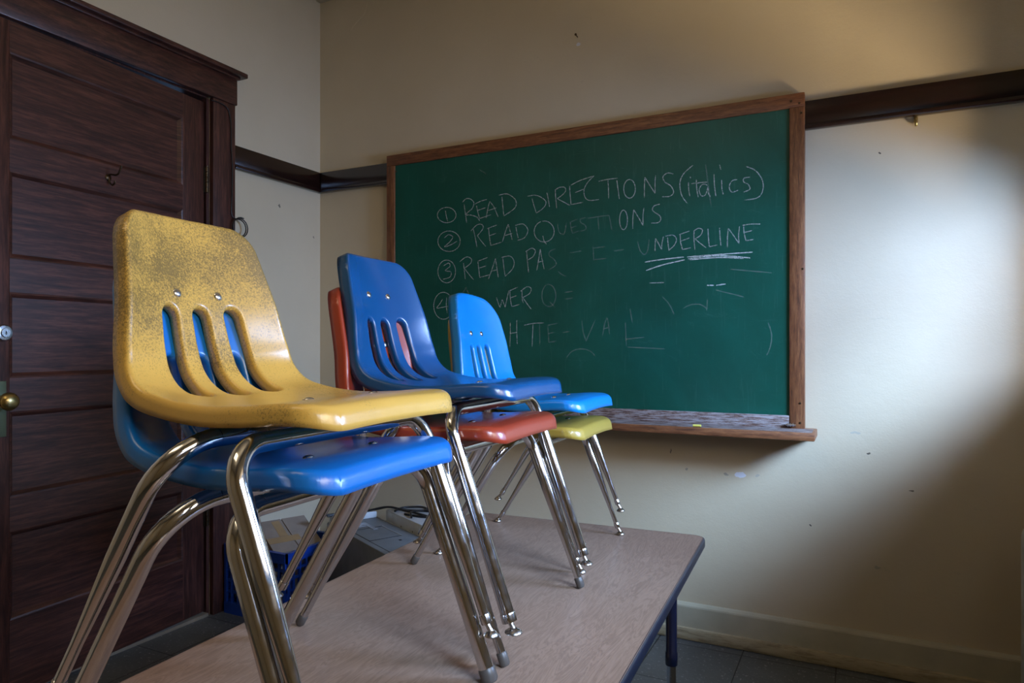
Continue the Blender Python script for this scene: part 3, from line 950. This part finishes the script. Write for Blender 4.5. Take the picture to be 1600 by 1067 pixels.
class Shell:
    def __init__(self, cp, widths, bows, W, rtop, rfront, slots, slot_w, slot_z, rivet_z, rivet_y, crown=0.0):
        prof = catmull(cp)
        seg = np.hypot(*np.diff(prof, axis=0).T)
        l = np.concatenate([[0], np.cumsum(seg)])
        self.L = l[-1]
        ls = np.linspace(0, self.L, 600)
        self.ls = ls
        self.px = np.interp(ls, l, prof[:, 0]); self.pz = np.interp(ls, l, prof[:, 1])
        tx = np.gradient(self.px, ls); tz = np.gradient(self.pz, ls)
        k = np.hypot(tx, tz); tx /= k; tz /= k
        # top->front runs down then forward; normal towards the sitter
        self.nx, self.nz = -tz, tx
        self.widths, self.bows, self.W = widths, bows, W
        self.rtop, self.rfront, self.crown = rtop, rfront, crown
        self.slots, self.slot_w = slots, slot_w
        self.l_of_z = lambda z: float(ls[np.argmin(np.abs(self.pz[:360] - z))])
        self.l_of_x = lambda x: float(ls[150 + np.argmin(np.abs(self.px[150:] - x))])
        self.sl = (self.l_of_z(slot_z[0]), self.l_of_z(slot_z[1]))
        self.rivet = (self.l_of_z(rivet_z), rivet_y)

    def wfac(self, l):
        a = np.array(self.widths)
        return np.interp(l / self.L, a[:, 0], a[:, 1]) / self.W

    def bow(self, l):
        a = np.array(self.bows)
        return np.interp(l / self.L, a[:, 0], a[:, 1])

    def d_out(self, x, l):
        W, L = self.W, self.L
        l2 = l - self.crown * (1 - np.clip(np.abs(x) / W, 0, 1) ** 2) * 0 
        top = self.crown * np.clip(np.abs(x) / W, 0, 1) ** 2.2      # arched top edge
        cl = np.where(l < L / 2, self.rtop, self.rfront)
        ax = np.abs(x)
        dl = np.where(l < L / 2, l - top, L - l)
        dx = W - ax
        qx, ql = cl - dx, cl - dl
        corner = (qx > 0) & (ql > 0)
        return np.where(corner, cl - np.hypot(np.maximum(qx, 0), np.maximum(ql, 0)), np.minimum(dx, dl))

    def d_slot(self, x, l):
        d = np.full(np.shape(x), 9.0)
        for c in self.slots:
            a, b_ = self.sl[0] + self.slot_w, self.sl[1] - self.slot_w
            yy = l - np.clip(l, a, b_)
            d = np.minimum(d, np.hypot(x - c, yy) - self.slot_w)
        return d

    def point(self, x, l, drop=0.0, extra=0.0):
        f = self.wfac(l)
        px = np.interp(l, self.ls, self.px); pz = np.interp(l, self.ls, self.pz)
        lc = np.minimum(l, 0.84 * self.L)       # the rolled front edge keeps the normal of the seat behind it
        nx = np.interp(lc, self.ls, self.nx); nz = np.interp(lc, self.ls, self.nz)
        k = np.hypot(nx, nz); nx /= k; nz /= k
        s = x / self.W
        off = self.bow(l) * s * s - drop
        return np.stack([px + nx * off, x * f, pz + nz * off], -1), np.stack([nx, 0 * nx, nz], -1)

    def mesh(self, name):
        W, L = self.W, self.L
        nx_, nl = int(2 * W / 0.0028), int(L / 0.0030)
        xs = np.linspace(-W - 0.002, W + 0.002, nx_ + 1)
        lsg = np.linspace(-0.002, L + 0.002, nl + 1)
        X, Lg = np.meshgrid(xs, lsg)
        D = np.minimum(self.d_out(X, Lg), self.d_slot(X, Lg))
        D[np.abs(D) < 2e-4] = 2e-4
        flat = np.stack([X.ravel(), Lg.ravel()], -1)
        Df = D.ravel()
        verts = []; vid = {}
        def V(i):
            if ('v', i) not in vid:
                vid[('v', i)] = len(verts); verts.append((flat[i][0], flat[i][1], False))
            return vid[('v', i)]
        def E_(i, j):
            key = (min(i, j), max(i, j))
            if key not in vid:
                a, b_ = key
                t = Df[a] / (Df[a] - Df[b_])
                p = flat[a] * (1 - t) + flat[b_] * t
                vid[key] = len(verts); verts.append((p[0], p[1], True))
            return vid[key]
        faces = []
        nc = nx_ + 1
        for j in range(nl):
            for i in range(nx_):
                q = (j * nc + i, j * nc + i + 1, (j + 1) * nc + i + 1, (j + 1) * nc + i)
                ins = [Df[k] > 0 for k in q]
                if all(ins):
                    faces.append([V(k) for k in q]); continue
                if not any(ins):
                    continue
                poly = []
                for a in range(4):
                    k, k2 = q[a], q[(a + 1) % 4]
                    if ins[a]:
                        poly.append(V(k))
                    if ins[a] != ins[(a + 1) % 4]:
                        poly.append(E_(k, k2))
                if len(poly) >= 3:
                    faces.append(poly)
        va = np.array([(a, b_) for a, b_, _ in verts])
        isb = np.array([c for _, _, c in verts])
        do = self.d_out(va[:, 0], va[:, 1]); ds = self.d_slot(va[:, 0], va[:, 1])
        do[isb & (do < 1e-3)] = 0; ds[isb & (ds < 1e-3)] = 0
        def fil(d, r):
            d = np.clip(d, 0, r)
            return r - np.sqrt(np.maximum(r * r - (r - d) ** 2, 0))
        RO, RS = 0.0105, 0.0065
        drop = fil(do, RO) + fil(ds, RS)
        pos, nrm_ = self.point(va[:, 0], va[:, 1], drop)
        # boundary walls
        cnt = {}
        for f in faces:
            for a in range(len(f)):
                e = (f[a], f[(a + 1) % len(f)])
                k = (min(e), max(e))
                cnt.setdefault(k, []).append(e)
        rim = [e[0] for e in cnt.values() if len(e) == 1]
        allv = [tuple(p) for p in pos]
        ext = {}
        for a, b_ in rim:
            for k in (a, b_):
                if k not in ext:
                    outer = do[k] < ds[k]
                    depth = float(np.interp(va[k][1] / self.L, [0.38, 0.60], [0.0215, 0.0160])) if outer else 0.013
                    ids = []
                    for q in (0.5, 1.0):
                        p = pos[k] - nrm_[k] * depth * q
                        ids.append(len(allv)); allv.append(tuple(p))
                    ext[k] = ids
        for a, b_ in rim:
            A, B = ext[a], ext[b_]
            faces.append([b_, a, A[0], B[0]])
            faces.append([B[0], A[0], A[1], B[1]])
        me = bpy.data.meshes.new(name)
        me.from_pydata(allv, [], [f[::-1] for f in faces])
        bm = bmesh.new(); bm.from_mesh(me)
        bmesh.ops.remove_doubles(bm, verts=bm.verts, dist=2e-5)
        bmesh.ops.dissolve_degenerate(bm, edges=bm.edges, dist=1e-5)
        bm.to_mesh(me); bm.free()
        for p in me.polygons:
            p.use_smooth = True
        return me

BIG = Shell(
    cp=[(-0.238, 0.688), (-0.212, 0.610), (-0.188, 0.535), (-0.172, 0.475), (-0.154, 0.435), (-0.120, 0.409), (-0.072, 0.399), (0.0, 0.395),
        (0.065, 0.400), (0.120, 0.408), (0.154, 0.410), (0.176, 0.407), (0.189, 0.402)],
    widths=[(0, 0.117), (0.12, 0.131), (0.24, 0.145), (0.36, 0.159), (0.48, 0.170), (0.80, 0.176), (1, 0.174)],
    bows=[(0, 0.033), (0.25, 0.031), (0.38, 0.026), (0.48, 0.016), (0.60, 0.009), (0.78, 0.003), (0.92, -0.003), (1, -0.004)],
    W=0.171, rtop=0.042, rfront=0.048, slots=(-0.070, 0.0, 0.070), slot_w=0.0175, slot_z=(0.538, 0.402), rivet_z=0.558, rivet_y=0.048, crown=0.020)
SMALL = Shell(
    cp=[(-0.214, 0.646), (-0.196, 0.572), (-0.178, 0.500), (-0.164, 0.440), (-0.150, 0.394), (-0.118, 0.360), (-0.070, 0.348), (0.0, 0.343),
        (0.060, 0.347), (0.110, 0.354), (0.148, 0.356), (0.172, 0.352), (0.186, 0.347)],
    widths=[(0, 0.122), (0.12, 0.138), (0.30, 0.160), (0.45, 0.176), (0.60, 0.176), (0.80, 0.174), (1, 0.170)],
    bows=[(0, 0.032), (0.25, 0.028), (0.38, 0.022), (0.50, 0.012), (0.65, 0.005), (0.8, 0.0), (0.92, -0.005), (1, -0.006)],
    W=0.175, rtop=0.066, rfront=0.050, slots=(-0.055, 0.0, 0.055), slot_w=0.0130, slot_z=(0.490, 0.360), rivet_z=0.524, rivet_y=0.040, crown=0.034)
SHELL_ME = {}

def bend_path(p0, p1, p2, r, n=10):
    """p0 -> p1 -> p2 with a fillet of radius r at p1; returns (index of fillet start, points)"""
    p0, p1, p2 = Vector(p0), Vector(p1), Vector(p2)
    a = (p0 - p1).normalized(); c = (p2 - p1).normalized()
    ang = a.angle(c)
    d = r / math.tan(ang / 2)
    s, e = p1 + a * d, p1 + c * d
    bis = (a + c).normalized()
    ctr = p1 + bis * (r / math.sin(ang / 2))
    ax = (s - ctr); bx = (e - ctr)
    tot = ax.angle(bx)
    out = []
    for k in range(n + 1):
        t = k / n
        w1 = math.sin((1 - t) * tot) / math.sin(tot); w2 = math.sin(t * tot) / math.sin(tot)
        out.append(ctr + ax * w1 + bx * w2)
    return out

def make_chair(name, size, colour, u, v, z, label, group, foot_front, foot_rear, taper, spec, ext=0.0, rivet_z=None):
    S = spec
    shell = BIG if size == 'big' else SMALL
    pos = T(u, v, z)
    root = empty(name, pos, TROT)
    tag(root, label, 'chair', group)
    if size not in SHELL_ME:
        SHELL_ME[size] = shell.mesh('moulded_seat')
        SHELL_ME[size].materials.append(None)
    sh = bpy.data.objects.new('moulded_seat', SHELL_ME[size])
    COL.objects.link(sh)
    sh.parent = root
    sh.material_slots[0].link = 'OBJECT'
    sh.material_slots[0].material = M[colour]
    md = sh.modifiers.new('thickness', 'SOLIDIFY')
    md.thickness = 0.0035
    md.offset = -1.0
    # rivets
    def rivet(x, l):
        p, nn = shell.point(np.array([x]), np.array([l]))
        q = Vector(nn[0]).to_track_quat('Z', 'Y').to_matrix().to_4x4()
        bm = bmesh.new()
        add_lathe(bm, [(0.0, -0.002), (0.0080, -0.002), (0.0080, 0.0005), (0.0066, 0.0022), (0.0038, 0.0034), (0.0, 0.0038)], Matrix.Translation(Vector(p[0])) @ q, 14)
        from_bm('rivet', bm, M['rivet'], sh, 50)
    rl, ry = shell.rivet
    if rivet_z:
        rl = shell.l_of_z(rivet_z)
    for s in (-1, 1):
        rivet(s * ry, rl)
        rivet(s * ry * 1.5, shell.l_of_x(S['bar_f']))
    hs, hd = S['hs'], S['hd']
    r0, r1 = S['r'], S['r2']
    for (xf, xb, zb, rb, ft, nm) in ((hd, S['bar_f'], S['zf'], 0.050, foot_front, 'front'), (-hd, S['bar_r'], S['zr'], 0.075, foot_rear, 'rear')):
        fil = None
        for s in (-1, 1):
            foot = Vector((xf, s * hs, -ext))
            knee = Vector((xb, s * hs, zb))
            axis = (foot - knee).normalized()
            end_h = 0.022 if ft == 'glide' else 0.010
            end = foot - axis * (end_h / -axis.z)
            pts = bend_path((xb, 0, zb), knee, end, rb)
            start = pts[0]
            length = (end - pts[-1]).length
            path = list(pts); rad = [r0] * len(pts)
            tap = taper
            steps = [0.12, 0.30, 0.40, 0.52, 0.75, 1.0] if tap else [0.3, 0.6, 1.0]
            for t in steps:
                path.append(pts[-1].lerp(end, t))
                if not tap:
                    rad.append(r0)
                else:
                    rad.append(r0 if t < 0.35 else r0 + (r1 - r0) * min(1.0, (t - 0.30) / 0.45))
            bm = bmesh.new()
            add_tube(bm, path, rad, 20)
            rend = rad[-1]
            q = axis.to_track_quat('Z', 'Y').to_matrix().to_4x4()
            if ft == 'glide':       # ferrule at the tube end
                add_tube(bm, [end - axis * 0.014, end - axis * 0.012, end + axis * 0.0015], [rend + 0.0008, rend + 0.0014, rend + 0.0012], 18)
            leg = from_bm('leg', bm, M['chrome'], root, 50)
            bm = bmesh.new()
            if ft == 'glide':
                gr = max(0.0125, rend * 1.25)
                stem_top = end + axis * 0.001
                base = Vector((foot.x, foot.y, foot.z))
                add_tube(bm, [stem_top, base + Vector((0, 0, 0.008))], 0.0045, 10)
                add_lathe(bm, [(0.0, 0.0), (gr * 0.75, 0.0), (gr, 0.0025), (gr * 0.98, 0.0045), (gr * 0.6, 0.0085), (0.005, 0.011), (0.0, 0.011)], Matrix.Translation(base), 20)
                from_bm('glide', bm, M['chrome_foot'], leg, 50)
            else:
                top_ = end - axis * 0.016
                rc = rend + 0.0014
                low = Vector((foot.x, foot.y, 0.0)) 
                low = low - axis * 0.0
                add_tube(bm, [top_, top_ + axis * 0.002, end + axis * 0.004, end + axis * 0.0075], [rend + 0.0003, rc, rc, rc * 0.8], 18)
                # keep the cap above the surface it stands on
                for vv in bm.verts:
                    vv.co.z = max(vv.co.z, 0.0)
                from_bm('foot_cap', bm, M['rubber'], leg, 50)
            fil = abs(start.y)
        tube('support_bar', [(xb, -fil, zb), (xb, -fil / 2, zb), (xb, fil / 2, zb), (xb, fil, zb)], r0, M['chrome'], root, 20)
    # brackets joining the two bars under the seat
    for s in (-1, 1):
        box('seat_bracket', (S['bar_r'], s * 0.08 - 0.012, S['zr'] + r0 * 0.4), (S['bar_f'], s * 0.08 + 0.012, S['zr'] + r0 * 0.4 + 0.006), M['chrome_foot'], root)
    return root

SPB = dict(hs=0.2125, hd=0.2255, bar_f=0.090, bar_r=-0.008, zf=0.358, zr=0.356, r=0.0128, r2=0.0080)
SPS = dict(hs=0.188, hd=0.199, bar_f=0.080, bar_r=-0.008, zf=0.306, zr=0.304, r=0.0115, r2=0.0066)
H = 0.55
VB = -0.7095
G = 'plastic stacking chairs in three stacks of two on the table'
make_chair('stacking_chair', 'big', 'blue', 1.478 * H, -1.290 * H, TH, 'bright blue plastic chair under the worn yellow one, bottom of the nearest stack', G, 'cap', 'cap', False, SPB)
make_chair('stacking_chair', 'big', 'yellow', 1.478 * H, -1.290 * H, TH + 0.077, 'worn yellow plastic chair with grimy speckled back, topmost of the nearest stack', G, 'glide', 'glide', True, SPB)
make_chair('stacking_chair', 'big', 'red', 2.365 * H, -1.293 * H, TH, 'brick red plastic chair under the deep blue one in the middle stack', G, 'cap', 'cap', True, SPB)
make_chair('stacking_chair', 'big', 'navyp', 2.418 * H, -1.290 * H, TH + 0.077, 'deep blue plastic chair on the brick red one in the middle stack', G, 'glide', 'glide', False, SPB, 0.030, 0.592)
make_chair('stacking_chair', 'small', 'mustard', 3.285 * H, -1.309 * H, TH, 'small mustard plastic chair under the sky blue one in the farthest stack', G, 'glide', 'glide', True, SPS)
make_chair('stacking_chair', 'small', 'sky', 3.290 * H, -1.309 * H, TH + 0.068, 'small sky blue plastic chair with rounded back, topmost of the farthest stack', G, 'glide', 'glide', True, SPS)

# ------------------------------------------------------------------ crate, box and machines in the corner
crate = empty('milk_crate', (0.205, -0.445, 0))
tag(crate, 'blue plastic milk crate on the floor beside the door casing', 'crate')
CWX, CWY, CHH = 0.170, 0.160, 0.285
def lattice(name, along, axis_fixed, parent):
    bm = bmesh.new()
    a = CWX if along == 'x' else CWY
    f = axis_fixed
    def bar(s0, s1, z0, z1, t=0.007):
        if along == 'x':
            add_box(bm, (s0, f - t, z0), (s1, f + t, z1))
        else:
            add_box(bm, (f - t, s0, z0), (f + t, s1, z1))
    bar(-a, a, CHH - 0.040, CHH, 0.009)
    bar(-a, a, 0.0, 0.045, 0.009)
    for z in (0.085, 0.130, 0.175, 0.210):
        bar(-a, a, z, z + 0.010, 0.004)
    n = 9
    for k in range(n + 1):
        s = -a + 2 * a * k / n
        w = 0.014 if k in (0, n) else 0.005
        bar(max(-a, s - w), min(a, s + w), 0.0, CHH, 0.007 if k in (0, n) else 0.005)
    from_bm(name, bm, M['crate'], parent)
for f in (-CWY, CWY):
    lattice('side_panel', 'x', f, crate)
for f in (-CWX, CWX):
    lattice('side_panel', 'y', f, crate)
box('base', (-CWX, -CWY, 0.0), (CWX, CWY, 0.012), M['crate'], crate)

# cardboard box standing turned inside the crate
BA = math.radians(66.65)
cb = empty('cardboard_box', (0.205 - 0.046, -0.445 + 0.024, 0.060), 0)
cb.rotation_euler = (math.radians(22), 0, BA)      # it leans in the crate
tag(cb, 'cardboard box taped with brown tape, leaning in the blue crate', 'box')
bw, bd, bh = 0.105, 0.112, 0.275
bm = bmesh.new()
add_box(bm, (-bw, -bd, 0), (bw, bd, bh))
from_bm('box_body', bm, M['card'], cb, 40, 0.002)
for s in (-1, 1):
    fl = box('top_flap', (min(s * 0.003, s * bw), -bd, 0), (max(s * 0.003, s * bw), bd, 0.003), M['card'], cb)
    fl.location = (0, 0, bh + 0.0005)
box('parcel_tape', (-bw - 0.0005, -0.05, bh + 0.0035), (bw * 0.3, -0.012, bh + 0.0041), M['tape'], cb)
box('parcel_tape', (-bw * 0.45, -0.010, bh + 0.0035), (-bw * 0.12, bd * 0.9, bh + 0.0041), M['tape'], cb)
random.seed(3)
for f in (0, 1):                    # illegible scribble on two sides
    bm = bmesh.new()
    x = -0.07
    for k in range(10):
        q4 = [(x + random.uniform(0, 0.010), bh - 0.030 + random.uniform(-0.009, 0.009)) for q in range(4)]
        add_tube(bm, smooth_path([Vector((a, -bd - 0.0008, z)) if f else Vector((-bw - 0.0008, a, z)) for a, z in q4], 4), 0.0011, 6)
        x += 0.0145
    from_bm('handwriting', bm, M['marker'], cb)

# grey office machine; local +X runs away to the right, +Y away to the left
mc = at_h(578, 832, 0.36)
MROT = math.radians(90 + 26.65 - 54)
mach = empty('office_machine', (mc.x, mc.y, 0), MROT)
tag(mach, 'grey plastic office machine with square lid and clear tape, on the floor behind the table', 'machine')
box('housing', (-0.078, -0.34, 0.0), (0.135, 0.265, 0.36), M['machine'], mach, 0.006)
LX0, LX1, LY0, LY1 = -0.055, 0.085, -0.115, 0.065
for lo, hi in (((LX0, LY0, 0.3595), (LX1, LY0 + 0.003, 0.3612)), ((LX0, LY1 - 0.003, 0.3595), (LX1, LY1, 0.3612)),
               ((LX0, LY0, 0.3595), (LX0 + 0.003, LY1, 0.3612)), ((LX0, -0.30, 0.3595), (LX0 + 0.002, LY0, 0.3608))):
    box('lid_gap', lo, hi, M['machine_gap'], mach)
part_label(box('lid_edge', (LX1 - 0.003, LY0, 0.3598), (LX1, LY1, 0.3616), M['machine_edge'], mach), 'pale edge of the square lid')
part_label(box('side_strip', (0.1352, -0.33, 0.20), (0.1395, 0.26, 0.359), M['machine_edge'], mach), 'pale strip along the side')
box('latch', (0.045, -0.175, 0.3598), (0.053, -0.165, 0.3618), M['machine_gap'], mach)
for lo, hi in (((0.030, 0.030, 0.3606), (0.050, 0.155, 0.3619)), ((-0.045, 0.100, 0.3606), (0.030, 0.155, 0.3617)), ((-0.074, 0.105, 0.3606), (-0.056, 0.165, 0.3617))):
    box('tape_strip', lo, hi, M['clear_tape'], mach)

# white case beside it
def in_mach(x, y, z):
    return Vector((mc.x, mc.y, 0)) + Matrix.Rotation(MROT, 3, 'Z') @ Vector((x, y, z))
case = empty('plastic_case', in_mach(0.235, 0.0, 0), MROT)
tag(case, 'white plastic case between the grey office machine and the back wall', 'case')
box('housing', (-0.085, -0.25, 0.0), (0.085, 0.17, 0.40), M['white'], case, 0.006)
for k in range(3):
    box('groove', (-0.0858, -0.18 + k * 0.10, 0.05), (-0.0845, -0.176 + k * 0.10, 0.36), M['machine_gap'], case)
    box('groove', (-0.05 + k * 0.045, -0.2512, 0.05), (-0.046 + k * 0.045, -0.2495, 0.36), M['machine_gap'], case)
ps = empty('power_strip', in_mach(0.02, 0.235, 0.3602), MROT)
tag(ps, 'white power strip along the far edge of the grey office machine', 'power strip')
box('strip_body', (-0.09, -0.022, 0.0), (0.11, 0.022, 0.028), M['white'], ps, 0.004)
for k in range(3):
    box('socket', (-0.080 + k * 0.055, -0.009, 0.0276), (-0.060 + k * 0.055, 0.009, 0.0286), M['machine_gap'], ps)
bm = bmesh.new()
def cab(pts):
    add_tube(bm, smooth_path([in_mach(*p) for p in pts], 8), 0.0045, 8)
h0, h1 = 0.3935, 0.4047
cab([(-0.10, 0.250, h0), (-0.03, 0.244, h0), (0.06, 0.228, h0), (0.12, 0.200, 0.400), (0.165, 0.16, h1 + 0.006), (0.20, 0.09, h1), (0.22, 0.0, h1), (0.235, -0.10, h1), (0.24, -0.20, h1)])
cab([(-0.09, 0.226, h0), (0.0, 0.232, h0), (0.08, 0.220, h0), (0.15, 0.16, h1 + 0.008), (0.20, 0.10, h1), (0.27, 0.02, h1), (0.30, -0.06, h1), (0.27, -0.11, h1), (0.21, -0.06, h1), (0.17, 0.03, h1)])
cab([(0.16, 0.10, h1), (0.22, 0.14, h1), (0.29, 0.10, h1), (0.28, 0.04, h1), (0.20, 0.02, h1 + 0.008), (0.165, -0.04, h1)])
o = from_bm('cable', bm, M['black'], None, 60)
tag(o, 'tangled black cables on the white case and power strip in the corner', 'cable')

# radiator at the right edge
rad = empty('radiator', (RX - 0.1055, -0.42, 0))
tag(rad, 'pale cream radiator against the right wall, only its end showing at the photo edge', 'radiator')
for k in range(6):
    bm = bmesh.new()
    y = 0.20 - k * 0.075
    pts = rrect(-0.075, 0.075, 0.06, 0.605, 0.05)
    a = [bm.verts.new((x, y - 0.028, z)) for x, z in pts]; c = [bm.verts.new((x, y + 0.028, z)) for x, z in pts]
    for q in range(len(pts)):
        bm.faces.new((a[q], a[(q + 1) % len(pts)], c[(q + 1) % len(pts)], c[q]))
    bm.faces.new(a); bm.faces.new(c)
    from_bm('radiator_section', bm, M['cream_metal'], rad, 40, 0.010)
for y in (0.20, -0.175):
    for x in (-0.05, 0.05):
        box('foot', (x - 0.015, y - 0.018, 0.0), (x + 0.015, y + 0.018, 0.075), M['cream_metal'], rad, 0.004)
